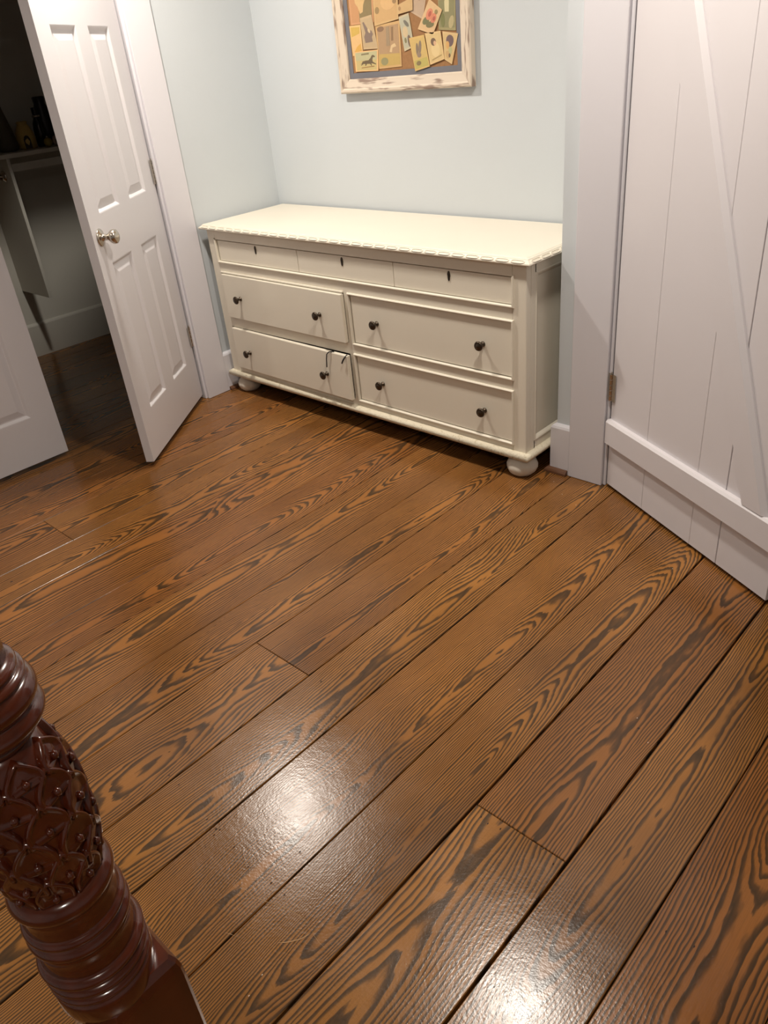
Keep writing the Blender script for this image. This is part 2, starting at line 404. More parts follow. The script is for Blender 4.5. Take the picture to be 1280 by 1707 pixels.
# ------------------------------------------------------------------ six-panel closet doors
DW, DT, DZ0, DZ1 = 0.760, 0.035, 0.024, 2.044
PC = [(0.124, 0.327), (0.437, 0.650)]
PR = [(0.233, 0.862), (1.046, 1.671), (1.782, 1.925)]
def panel_mesh(w, h):
    bm = bmesh.new()
    for sgn in (1, -1):
        prof = [(0, DT/2), (.004, DT/2-.001), (.014, DT/2-.010), (.019, DT/2-.0105), (.045, DT/2-.0035), (.048, DT/2-.003)]
        rings = []
        for ins, yy in prof:
            rings.append([bm.verts.new(p) for p in ((ins, sgn*yy, ins), (w-ins, sgn*yy, ins), (w-ins, sgn*yy, h-ins), (ins, sgn*yy, h-ins))])
        for a, b in zip(rings, rings[1:]):
            for i in range(4): bm.faces.new((a[i], a[(i+1) % 4], b[(i+1) % 4], b[i]))
        bm.faces.new(rings[-1])
        if sgn == 1: first = rings[0]
        else:
            for i in range(4): bm.faces.new((first[i], first[(i+1) % 4], rings[0][(i+1) % 4], rings[0][i]))
    bmesh.ops.recalc_face_normals(bm, faces=bm.faces)
    me = bpy.data.meshes.new('panel'); bm.to_mesh(me); bm.free(); me.materials.append(MAT['door']); return me
PM = {(c, r): panel_mesh(PC[c][1]-PC[c][0], PR[r][1]-PR[r][0]) for c in range(2) for r in range(3)}
def hinge(parent, x, y, z, hh=.102, side=1):
    """knuckles of a butt hinge plus the two leaves that show in the gap"""
    bm = bmesh.new()
    for k in range(5):
        z0 = z - hh/2 + k*hh/5
        addlathe(bm, [(.0062, z0+.0006), (.0068, z0+.002), (.0068, z0+hh/5-.002), (.0062, z0+hh/5-.0006)], 14, Matrix.Translation((x, y, 0)))
    addlathe(bm, [(.003, z+hh/2), (.005, z+hh/2+.002), (.003, z+hh/2+.006)], 12, Matrix.Translation((x, y, 0)))
    addbox(bm, x, x+side*.026, y-.001, y+.001, z-hh/2, z+hh/2)
    addbox(bm, x-side*.026, x, y-.001, y+.001, z-hh/2, z+hh/2)
    return bm_obj('hinge', bm, MAT['nickel'], parent)
def knob_set(parent, x, z):
    for s in (1,):
        Mx = Matrix.Translation((x, s*DT/2, z)) @ Matrix.Rotation(-s*math.pi/2, 4, 'X')
        bm = bmesh.new()
        addlathe(bm, [(.033, 0), (.033, .003), (.030, .006), (.020, .010), (.014, .013), (.0115, .020), (.011, .030), (.013, .036), (.020, .042), (.0255, .050), (.0272, .058), (.0255, .066), (.019, .071), (.008, .0735)], 36, Mx)
        bm_obj('door_knob', bm, MAT['nickel'], parent, smooth=True)
def six_panel(name, loc, rz, flip, label, knob):
    r = empty(name, loc, (0, 0, rz)); tag(r, label, 'door', kind='structure')
    bm = bmesh.new(); f = (lambda u0, u1: (u0, u1)) if not flip else (lambda u0, u1: (-u1, -u0))
    def b(u0, u1, z0, z1):
        a0, a1 = f(u0, u1); addbox(bm, a0, a1, -DT/2, DT/2, z0, z1)
    b(0, PC[0][0], DZ0, DZ1); b(PC[1][1], DW, DZ0, DZ1)
    zs = [DZ0] + [q for p in PR for q in p] + [DZ1]
    for i in range(0, len(zs), 2): b(PC[0][0], PC[1][1], zs[i], zs[i+1])
    for z0, z1 in PR: b(PC[0][1], PC[1][0], z0, z1)
    bm_obj('slab', bm, MAT['door'], r)
    for c in range(2):
        for q in range(3):
            a0, a1 = f(*PC[c])
            link('panel', PM[(c, q)], None, r, (a0, 0, PR[q][0]))
    if knob: knob_set(r, f(DW-.062, DW-.062)[0], .968)
    for z in (.337, 1.108, 1.86):
        hinge(r, f(-.006, -.006)[0], (DT/2+.005), z, side=(-1 if flip else 1))
    return r
# open leaf: local +x runs from hinge to free edge, local +y is the room face
ang = math.atan2(-.79, .614)
dirv = Vector((math.cos(ang), math.sin(ang))); nor = Vector((-dirv.y, dirv.x))
hp = Vector((-3.39, 2.064)) - nor*DT/2
six_panel('door_1', (hp.x, hp.y, 0), ang, False, 'white six-panel closet door standing ajar with nickel knob', True)
# closed leaf: hinged at the far jamb; local +y must face +x (the room)
six_panel('door_2', (-3.39-DT/2, DY0+.006, 0), -math.pi/2, True, 'white six-panel closet door standing closed at the left edge', True)

# ------------------------------------------------------------------ board-and-brace door (open about 27 degrees)
BA = math.atan2(-0.461, 0.887); BW, BT = 0.807, 0.022
bd = empty('door_3', (-1.222, 2.37, 0), (0, 0, BA))
tag(bd, 'white vertical board door with rails and diagonal brace, swung open at right', 'door', kind='structure')
edges = [0, .213, .468, .593, BW]; gp = [0, .0012, .0002, .0026, 0]
for i in range(4):
    u0 = edges[i] + gp[i]/2; u1 = edges[i+1] - gp[i+1]/2
    bm = bmesh.new(); addbox(bm, u0, u1, 0, BT, .014, 2.035, bev=.0012)
    bm_obj('board', bm, MAT['barn'], bd, (0, random.uniform(-.0004, .0004), 0))
bm = bmesh.new(); addbox(bm, 0, BW, BT+.0006, BT+.020, .014, 2.035); bm_obj('backing', bm, MAT['barn'], bd)
RT = .021
for z0 in (.190, 1.800):
    bm = bmesh.new()
    prof = [(0, z0), (-RT, z0), (-RT, z0+.083), (-RT+.007, z0+.091), (0, z0+.091)]
    a = [bm.verts.new((0.001, p[0], p[1])) for p in prof]; b = [bm.verts.new((BW-.001, p[0], p[1])) for p in prof]
    bm.faces.new(a); bm.faces.new(list(reversed(b)))
    for i in range(5): bm.faces.new((a[i], b[i], b[(i+1) % 5], a[(i+1) % 5]))
    bm_obj('rail', bm, MAT['barn'], bd)
# brace between the rails
def lerp_u(p, q, z): return p[0] + (q[0]-p[0])*(z-p[1])/(q[1]-p[1])
lo_e = ((.155, 1.535), (.676, .281)); hi_e = ((.277, 1.525), (.712, .423))
bm = bmesh.new(); zt, zb = 1.7995, .2815
poly = [(lerp_u(*lo_e, zt), zt), (lerp_u(*lo_e, zb), zb), (lerp_u(*hi_e, zb), zb), (lerp_u(*hi_e, zt), zt)]
poly = [(max(.002, min(BW-.002, a)), b) for a, b in poly]
addprism(bm, poly, -RT+.002, 0)
fe = [e for e in bm.edges if all(abs(v.co.y+RT-.002) < 1e-5 for v in e.verts) and abs(e.verts[0].co.z-e.verts[1].co.z) > .5]
fe.sort(key=lambda e: sum(v.co.x for v in e.verts))
bmesh.ops.bevel(bm, geom=fe[-1:], offset=.013, segments=1, affect='EDGES')
bmesh.ops.bevel(bm, geom=[e for e in bm.edges if e.is_valid and e == fe[0]], offset=.0025, segments=1, affect='EDGES')
bm_obj('brace', bm, MAT['barn'], bd)
for z in (.40, 1.82): hinge(bd, -.005, -.004, z, .10)

# ------------------------------------------------------------------ closet fittings
cs = empty('closet_shelf_unit', (CX0, 1.964, .41))
tag(cs, 'white closet shelf with hanging divider and rail inside the dark closet', 'shelf unit')
box('shelf', (0, .36, -1.60, .74, .755, .776), MAT['closetwall'], cs, .001)
box('divider', (.001, .36, -.009, .009, 0, .7545), MAT['closetwall'], cs, .001)
box('front_rail', (.296, .314, .0095, .74, .683, .722), MAT['closetwall'], cs, .001)
box('cleat', (.001, .020, -1.60, -.0095, .650, .700), MAT['closetwall'], cs, .001)
bm = bmesh.new(); addtube(bm, [(.27, -1.60, .665), (.27, -.010, .665)], .016, 14); bm_obj('hanging_rod', bm, MAT['nickel'], cs, smooth=True)
bm = bmesh.new(); addlathe(bm, [(.03, 0), (.03, .004), (.022, .010), (.020, .016)], 20, Matrix.Translation((.27, -.0095, .665)) @ Matrix.Rotation(math.pi/2, 4, 'X')); bm_obj('rod_socket', bm, MAT['nickel'], cs, smooth=True)
strip('baseboard_closet', BB, [(CX0, CY0+.02), (CX0, CY1-.02)], MAT['closetwall'], 'pale baseboard along the closet back wall', 'baseboard')
SZ = .41+.7765
def ornament(name, loc, prof, mat, label, cat, extra=None):
    bm = bmesh.new(); addlathe(bm, prof, 24)
    if extra is None: return tag(bm_obj(name, bm, mat, None, loc, smooth=True), label, cat)
    r = empty(name, loc); tag(r, label, cat); bm_obj('body', bm, mat, r, smooth=True); extra(r); return r
ornament('cone_ornament', (-4.80, 2.055, SZ), [(.030, 0), (.055, .006), (.058, .03), (.050, .09), (.034, .17), (.017, .245), (.006, .285), (.001, .288)], flat(84, 78, 62, .7), 'tall dark pointed cone ornament on the closet shelf', 'ornament')
def arch(r):
    bm = bmesh.new(); addprism(bm, [(-.018, .004), (.018, .004), (.018, .05), (.011, .066), (0, .071), (-.011, .066), (-.018, .05)], -.0015, .0015)
    bm_obj('dark_opening', bm, flat(40, 28, 20), r, (.047, -.016, .0), (0, 0, 1.25))
ornament('yellow_pot', (-4.80, 2.169, SZ), [(.040, 0), (.050, .006), (.053, .04), (.048, .085), (.033, .115), (.026, .125), (.030, .135), (.024, .14)], flat(196, 166, 92, .6), 'squat yellowish pot with a dark arched opening on closet shelf', 'pot', arch)
def neck_ring(r):
    bm = bmesh.new(); addlathe(bm, [(.0175, .150), (.022, .153), (.022, .159), (.0175, .162)], 20); bm_obj('neck_ring', bm, MAT['nickel'], r, smooth=True)
ornament('black_bottle', (-4.79, 2.258, SZ), [(.026, 0), (.032, .005), (.033, .09), (.028, .12), (.017, .145), (.0155, .19), (.018, .195), (.012, .2)], flat(20, 19, 20, .2), 'slim black bottle with long neck on the closet shelf', 'bottle', neck_ring)
ornament('black_vase', (-4.865, 2.335, SZ), [(.040, 0), (.046, .006), (.052, .09), (.046, .17), (.030, .215), (.034, .245), (.028, .25)], flat(34, 31, 30, .4), 'tall black vase nearest the ajar door on the closet shelf', 'vase')
bm = bmesh.new(); bmesh.ops.create_uvsphere(bm, u_segments=20, v_segments=12, radius=.024); bmesh.ops.translate(bm, verts=bm.verts, vec=(0, 0, .024))
gb = empty('gold_bauble', (-4.70, 2.245, SZ)); tag(gb, 'small shiny gold ball on the closet shelf', 'bauble')
bm_obj('ball', bm, flat(150, 130, 50, .15), gb, smooth=True)
bm = bmesh.new(); addlathe(bm, [(.006, .047), (.006, .054), (.004, .056)], 12); bm_obj('cap', bm, MAT['nickel'], gb, smooth=True)
rc = empty('round_disc', (-4.70, 2.292, SZ), (0, 0, .6)); tag(rc, 'small round pinkish disc standing beside the gold ball', 'disc')
bm = bmesh.new(); addlathe(bm, [(.014, -.006), (.026, -.006), (.027, 0), (.026, .006), (.014, .006)], 24, Matrix.Translation((0, 0, .027)) @ Matrix.Rotation(math.pi/2, 4, 'Y')); bm_obj('rim', bm, flat(150, 128, 118, .4), rc, smooth=True)
bm = bmesh.new(); addlathe(bm, [(.012, -.0065), (.0135, 0), (.012, .0065)], 20, Matrix.Translation((0, 0, .027)) @ Matrix.Rotation(math.pi/2, 4, 'Y')); bm_obj('centre', bm, flat(60, 40, 36, .4), rc, smooth=True)

# ------------------------------------------------------------------ dresser
DX0, DX1, DYF, DYK = -3.325, -1.500, 2.245, 2.742
dr = empty('dresser', (0, 0, 0)); dr.location = ((DX0+DX1)/2, (DYF+DYK)/2, 0)
tag(dr, 'long low cream-painted wooden dresser with seven drawers and bun feet', 'dresser')
ox, oy = -dr.location.x, -dr.location.y
def D(name, b, mat, bev=0.0, seg=1, parent=None, off=(0, 0, 0)):
    bm = bmesh.new(); addbox(bm, b[0]+ox, b[1]+ox, b[2]+oy, b[3]+oy, b[4], b[5], bev=bev, seg=seg)
    return bm_obj(name, bm, MAT[mat], parent or dr, off)
ZB, ZT = .105, .828
# carcass: open box with a front frame so that the drawers are separate pieces
bm = bmesh.new()
def cb(x0, x1, y0, y1, z0, z1, bev=0.0): addbox(bm, x0+ox, x1+ox, y0+oy, y1+oy, z0, z1, bev=bev)
cb(DX0, DX0+.058, DYF, DYF+.03, ZB, ZT, .002)            # corner posts
cb(DX1-.058, DX1, DYF, DYF+.03, ZB, ZT, .002)
cb(DX0, DX0+.03, DYF+.03, DYF+.055, ZB, ZT); cb(DX1-.03, DX1, DYF+.03, DYF+.060, ZB, ZT)
cb(DX0, DX0+.03, DYK-.06, DYK, ZB, ZT); cb(DX1-.03, DX1, DYK-.06, DYK, ZB, ZT)
cb(DX0, DX0+.03, DYF+.05, DYK-.05, .79, ZT); cb(DX1-.03, DX1, DYF+.055, DYK-.05, .79, ZT)
cb(DX0, DX0+.03, DYF+.05, DYK-.05, ZB, .148); cb(DX1-.03, DX1, DYF+.055, DYK-.05, ZB, .148)
cb(DX0+.058, DX1-.058, DYF, DYF+.03, .783, ZT)           # frieze
cb(DX0+.058, DX1-.058, DYF, DYF+.03, .626, .681)         # rails
cb(DX0+.058, -2.415, DYF, DYF+.03, .358, .408); cb(-2.385, DX1-.058, DYF, DYF+.03, .358, .408)
cb(DX0+.058, DX1-.058, DYF, DYF+.03, ZB, .146)
cb(-2.415, -2.385, DYF, DYF+.03, .146, .626)             # centre stile
cb(DX0+.03, DX1-.03, DYK-.012, DYK, ZB, ZT)              # back
bm_obj('carcass', bm, MAT['cream'], dr)
D('dust_board', (DX0+.03, DX1-.03, DYF+.03, DYK-.012, ZB+.002, ZB+.014), 'raw')
D('dust_board', (DX0+.03, DX1-.03, DYF+.03, DYK-.012, .65, .66), 'raw')
D('side_panel', (DX1-.022, DX1-.010, DYF+.058, DYK-.055, .14, .80), 'cream')
D('side_panel', (DX0+.010, DX0+.022, DYF+.053, DYK-.055, .14, .80), 'cream')
# bevelled moulding round the recessed end panel
for s, xs in ((1, DX1), (-1, DX0)):
    bm = bmesh.new(); y0, y1, z0, z1 = DYF+.060, DYK-.060, .148, .79
    pr = [(0, 0), (.004, 0), (.020, -.012), (.004, -.014)]
    rings = []
    for ins, dxx in [(0, 0), (.003, .002), (.008, .0), (.018, -.0085)]:
        rings.append([bm.verts.new((xs+s*dxx+ox, yy+oy, zz)) for yy, zz in ((y0+ins, z0+ins), (y1-ins, z0+ins), (y1-ins, z1-ins), (y0+ins, z1-ins))])
    for a, b in zip(rings, rings[1:]):
        for i in range(4): bm.faces.new((a[i], a[(i+1) % 4], b[(i+1) % 4], b[i]))
    bm_obj('panel_moulding', bm, MAT['cream'], dr)
# mouldings that frame the drawer openings (rounded bead on the face of the rails)
def bead(x0, x1, z0, z1, name='drawer_moulding', top=True):
    bm = bmesh.new(); rings = []
    for ins, yy in [(-.009, 0), (-.008, -.006), (-.005, -.0085), (-.002, -.008), (0, -.005), (0, .004)]:
        rings.append([bm.verts.new((a+ox, DYF+yy+oy, c)) for a, c in ((x0+ins, z0+ins), (x1-ins, z0+ins), (x1-ins, z1-ins), (x0+ins, z1-ins))])
    for a, b in zip(rings, rings[1:]):
        for i in range(4):
            if top or i != 2: bm.faces.new((a[i], a[(i+1) % 4], b[(i+1) % 4], b[i]))
    bm_obj(name, bm, MAT['cream'], dr)
OPN = {'row': (-3.263, -1.558, .683, .781), 'LU': (-3.258, -2.418, .412, .622), 'LL': (-3.258, -2.418, .148, .356), 'RU': (-2.382, -1.560, .412, .622), 'RL': (-2.382, -1.560, .148, .356)}
bead(*OPN['row'], top=False); bead(*OPN['RU']); bead(*OPN['RL'])
bm = bmesh.new(); 
for z in (.626,):
    addbox(bm, -3.266+ox, -2.414+ox, DYF-.0085+oy, DYF+oy, z, z+.009, bev=.003, seg=2)
bm_obj('drawer_moulding', bm, MAT['cream'], dr)
# drawers
def knob(parent, x, y, z):
    bm = bmesh.new(); Mx = Matrix.Translation((x+ox, y+oy, z)) @ Matrix.Rotation(math.pi/2, 4, 'X')
    addlathe(bm, [(.0105, 0), (.0105, .002), (.0075, .005), (.0058, .009), (.006, .015), (.0105, .019), (.0165, .023), (.0178, .0265), (.0165, .030), (.0125, .0325), (.0115, .0318), (.009, .0335), (.004, .0355), (.0015, .036)], 28, Mx)
    bm_obj('knob', bm, MAT['bronze'], parent, smooth=True)
def drawer(x0, x1, z0, z1, yf, knobs, yaw=0.0, mat='cream'):
    cx = (x0+x1)/2
    d = box('drawer', (-(x1-x0)/2, (x1-x0)/2, 0, .020, z0, z1), MAT[mat], dr, .003, 2, (cx+ox, yf+oy, 0), (0, 0, yaw))
    bm = bmesh.new(); W = (x1-x0)/2-.012
    addbox(bm, -W, -W+.012, .020, .44, z0+.012, z1-.02); addbox(bm, W-.012, W, .020, .44, z0+.012, z1-.02)
    addbox(bm, -W, W, .428, .44, z0+.012, z1-.02); addbox(bm, -W, W, .020, .44, z0+.012, z0+.02)
    bm_obj('drawer_box', bm, MAT['raw'], d)
    for kx, kz in knobs:
        b2 = bmesh.new(); Mx = Matrix.Translation((kx-cx, 0, kz)) @ Matrix.Rotation(math.pi/2, 4, 'X')
        addlathe(b2, [(.0105, 0), (.0105, .002), (.0075, .005), (.0058, .009), (.006, .016), (.0105, .021), (.0175, .025), (.0190, .0285), (.0175, .032), (.0135, .0345), (.0122, .0338), (.0095, .0356), (.004, .0375), (.0015, .038)], 28, Mx)
        bm_obj('knob', b2, MAT['bronze'], d, smooth=True)
    return d
e = .002
drawer(OPN['RU'][0]+e, OPN['RU'][1]-e, .412+e, .622-e, DYF+.003, [(-2.236, .518), (-1.692, .520)])
drawer(OPN['RL'][0]+e, OPN['RL'][1]-e, .148+e, .356-e, DYF+.003, [(-2.234, .251), (-1.692, .252)])
drawer(-3.252, -2.414, .411, .624, DYF-.019, [(-3.128, .517), (-2.560, .519)], math.radians(-.35))
drawer(-3.252, -2.409, .146, .356, DYF-.022, [(-3.130, .244), (-2.556, .247)], math.radians(-.9))
xs = [-3.261, -2.686, -2.120, -1.560]
for i in range(3):
    d = box('drawer', (xs[i]+.0012+ox, xs[i+1]-.0012+ox, DYF+.004+oy, DYF+.024+oy, .6845, .7785), MAT['cream'], dr, .0012)
    kx = (-2.972, -2.404, -1.840)[i]
    bm = bmesh.new()
    pts = [(kx+ox+.0066*math.sin(a)*(1.0 if math.cos(a) > 0 else .75), .7555+.0185*math.cos(a)) for a in [2*math.pi*k/20 for k in range(20)]]
    addprism(bm, pts, DYF+.0012+oy, DYF+.0045+oy)
    kk = bm_obj('keyhole_escutcheon', bm, MAT['bronze'], d)
    bm = bmesh.new(); addprism(bm, [(kx+ox-.0018, .742), (kx+ox+.0018, .742), (kx+ox+.0012, .756), (kx+ox+.0032, .760), (kx+ox, .765), (kx+ox-.0032, .760), (kx+ox-.0012, .756)], DYF+.0006+oy, DYF+.0013+oy)
    bm_obj('keyhole', bm, MAT['black'], kk)
# top with a moulded, carved edge
TX0, TX1, TY0, TY1 = -3.360, -1.474, 2.224, 2.750
bm = bmesh.new(); rings = []
for ins, z in [(.030, .826), (.010, .826), (.002, .829), (0, .832), (.001, .836), (.010, .8415), (.0145, .845), (.016, .8475), (.019, .849), (.022, .848), (.025, .8478), (.028, .850), (.034, .850)]:
    rings.append([bm.verts.new((a+ox, b+oy, z)) for a, b in ((TX0+ins, TY0+ins), (TX1-ins, TY0+ins), (TX1-ins, TY1), (TX0+ins, TY1))])
for a, b in zip(rings, rings[1:]):
    for i in range(4): bm.faces.new((a[i], a[(i+1) % 4], b[(i+1) % 4], b[i]))
bm.faces.new(rings[-1]); bm.faces.new(list(reversed(rings[0])))
tp = bm_obj('top', bm, MAT['cream'], dr)
# carved links along the sloping edge
bm = bmesh.new(); L = .026
loop = []
for k in range(20):
    a = 2*math.pi*k/20; loop.append((L*math.copysign(abs(math.cos(a))**.55, math.cos(a)), .0062*math.copysign(abs(math.sin(a))**.7, math.sin(a))))
n = len(loop); rr = []
for u, v in loop:
    rr.append([bm.verts.new((u*(1+f*.10), v*(1+f*.34), h)) for f, h in ((1, -.001), (.4, .0022), (-.4, .0022), (-1, -.001))])
for i in range(n):
    a, b = rr[i], rr[(i+1) % n]
    for j in range(3): bm.faces.new((a[j], b[j], b[j+1], a[j+1]))
bmesh.ops.recalc_face_normals(bm, faces=bm.faces)
lm = bpy.data.meshes.new('carved_link'); bm.to_mesh(lm); bm.free(); lm.materials.append(MAT['cream'])
slope = math.atan2(.0055, .009)
nl = 29
for i in range(nl):
    xx = TX0+.05 + (TX1-TX0-.10)*i/(nl-1)
    link('carved_link', lm, None, tp, (xx+ox, TY0+.0062+oy, .8398), (slope, 0, 0))
for i in range(7):
    yy = TY0+.05 + .060*i
    link('carved_link', lm, None, tp, (TX1-.0062+ox, yy+oy, .8398), (slope, 0, math.pi/2))
# scalloped lower lip
for s in range(1):
    bm = bmesh.new()
    m = 62
    for i in range(m):
        xx = TX0+.012 + (TX1-TX0-.024)*(i+.5)/m
        bmesh.ops.create_icosphere(bm, subdivisions=1, radius=.0105, matrix=Matrix.Translation((xx+ox, TY0+.0055+oy, .8315)) @ Matrix.Diagonal((1.25, .55, .35, 1)))
    for i in range(17):
        yy = TY0+.02 + .03*i
        bmesh.ops.create_icosphere(bm, subdivisions=1, radius=.0105, matrix=Matrix.Translation((TX1-.0055+ox, yy+oy, .8315)) @ Matrix.Diagonal((.55, 1.25, .35, 1)))
    bb_ = bm_obj('beaded_lip', bm, MAT['creamedge'], tp, smooth=True); bb_['kind'] = 'stuff'
# rope-like base moulding
bm = bmesh.new(); prof = []
for k in range(14):
    a = 2*math.pi*k/14; prof.append((.0055+.0165*math.cos(a), .101+.0170*math.sin(a)))
addsweep(bm, prof, [(DX0+ox, DYK-.01+oy), (DX0+ox, DYF+oy), (DX1+ox, DYF+oy), (DX1+ox, DYK-.01+oy)][::1])
for v in bm.verts: pass
base = bm_obj('base_moulding', bm, MAT['creamedge'], dr, smooth=True)
# bun feet
for fx, fy in ((DX0+.052, DYF+.048), (DX1-.048, DYF+.048), (DX0+.052, DYK-.06), (DX1-.048, DYK-.06)):
    bm = bmesh.new(); prof = [(.030, 0), (.042, .003), (.053, .014), (.0595, .030), (.060, .042), (.055, .056), (.045, .066), (.040, .070), (.044, .076), (.044, .088)]
    n = 48; rings = []
    for r, z in prof:
        rings.append([bm.verts.new(((r*(1+.035*abs(math.sin(4*t))*math.sin(math.pi*min(1, z/.07))))*math.cos(t), (r*(1+.035*abs(math.sin(4*t))*math.sin(math.pi*min(1, z/.07))))*math.sin(t), z)) for t in [2*math.pi*k/n for k in range(n)]])
    for a, b in zip(rings, rings[1:]):
        for i in range(n): bm.faces.new((a[i], a[(i+1) % n], b[(i+1) % n], b[i]))
    bm.faces.new(list(reversed(rings[0]))); bm.faces.new(rings[-1])
    bm_obj('bun_foot', bm, MAT['greywash'], dr, (fx+ox, fy+oy, 0), smooth=True)
# straps caught in the lower left drawer
def strap(name, pts, r, label):
    bm = bmesh.new(); addtube(bm, pts, r, 8)
    return tag(bm_obj(name, bm, MAT['black'], smooth=True), label, 'strap')
yd = DYF-.022-.007
strap('strap', [(-2.500, yd+.012, .359), (-2.508, yd+.004, .3605), (-2.520, yd-.005, .358), (-2.530, yd-.008, .347), (-2.537, yd-.007, .325), (-2.541, yd-.006, .300), (-2.543, yd-.006, .284)], .0026, 'thin black strap curving over the open lower drawer edge')
strap('strap_end', [(-2.417, yd+.010, .358), (-2.419, yd-.004, .350), (-2.424, yd-.009, .341), (-2.431, yd-.010, .330), (-2.436, yd-.009, .322)], .0034, 'short black strap end poking out at the drawer corner')

# ------------------------------------------------------------------ picture frame with pinned cards
FX, FZ, FW, FH, FB = -2.44, 1.336, .362, .86, .054
fr = empty('picture_frame', (FX, YB-.0005, FZ)); tag(fr, 'distressed white and brown wooden frame around a cork board', 'picture frame')
def rail4(p, mat):
    prof = [(0, -.004), (0, -.030), (.006, -.034), (.014, -.034), (.020, -.030), (.042, -.026), (.050, -.025), (FB, -.020), (FB, -.004)]
    bm = bmesh.new(); A, B = [], []
    for ins, yy in prof:
        c = [(-FW+ins, ins), (FW-ins, ins), (FW-ins, FH-ins), (-FW+ins, FH-ins)]
        i, j = p
        A.append(bm.verts.new((c[i][0], yy, c[i][1]))); B.append(bm.verts.new((c[j][0], yy, c[j][1])))
    n = len(prof)
    for k in range(n): bm.faces.new((A[k], B[k], B[(k+1) % n], A[(k+1) % n]))
    bm.faces.new(A); bm.faces.new(list(reversed(B)))
    bm_obj('frame_rail', bm, mat, fr)
rail4((0, 1), MAT['frameh']); rail4((2, 3), MAT['frameh']); rail4((1, 2), MAT['framev']); rail4((3, 0), MAT['framev'])
bm = bmesh.new(); i0, i1 = FB-.002, FB+.022
for b in ((-FW+i0, FW-i0, i0, i1), (-FW+i0, FW-i0, FH-i1, FH-i0), (-FW+i0, -FW+i1, i1, FH-i1), (FW-i1, FW-i0, i1, FH-i1)): addbox(bm, b[0], b[1], -.0165, -.010, b[2], b[3])
bm_obj('liner', bm, MAT['mat'], fr)
box('cork_board', (-FW+i1-.002, FW-i1+.002, -.0145, -.004, i1-.002, FH-i1+.002), MAT['cork'], fr)

CY = YB - .0152
def card(name, quad, layer, border, face, label, prints=(), inset=.06):
    """quad corners TL, TR, BR, BL in frame coordinates; prints are (polygon in 0..1 card space, colour, level)"""
    yb = -.0150 - .0011*layer
    cx = sum(p[0] for p in quad)/4; cz = sum(p[1] for p in quad)/4
    r = empty(name, (FX+cx, YB-.0005, FZ+cz)); tag(r, label, 'card', 'cards pinned to the cork board')
    TL, TR, BR, BL = [Vector(((p[0]-cx), (p[1]-cz))) for p in quad]
    def uv(u, v):
        a = TL.lerp(TR, u); b = BL.lerp(BR, u); return b.lerp(a, v)
    def slab(nm, poly, y0, y1, col, par):
        bm = bmesh.new(); addprism(bm, [tuple(uv(*q)) for q in poly], y0, y1); return bm_obj(nm, bm, flat(*col), par)
    slab('paper', [(0, 0), (1, 0), (1, 1), (0, 1)], yb-.0008, yb, border, r)
    pic = slab('picture', [(inset, inset), (1-inset, inset), (1-inset, 1-inset), (inset, 1-inset)], yb-.0010, yb-.0007, face, r)
    for k, (poly, col, nm) in enumerate(prints):
        slab(nm, poly, yb-.0012-.00012*k, yb-.0009, col, pic)
    return r
def ell(cx, cy, a, b, n=14, rot=0.0):
    c, s = math.cos(rot), math.sin(rot)
    return [(cx + a*math.cos(t)*c - b*math.sin(t)*s, cy + a*math.cos(t)*s + b*math.sin(t)*c) for t in [2*math.pi*k/n for k in range(n)]]
horse = [(.22, .36), (.30, .40), (.34, .50), (.46, .53), (.60, .54), (.68, .64), (.74, .76), (.79, .78), (.88, .70), (.86, .66), (.79, .67), (.76, .56), (.77, .46), (.92, .34), (.90, .31), (.74, .38), (.70, .36), (.74, .28), (.70, .27), (.66, .36), (.52, .37), (.48, .28), (.44, .28), (.46, .36), (.38, .38), (.28, .30), (.25, .31), (.32, .38)]
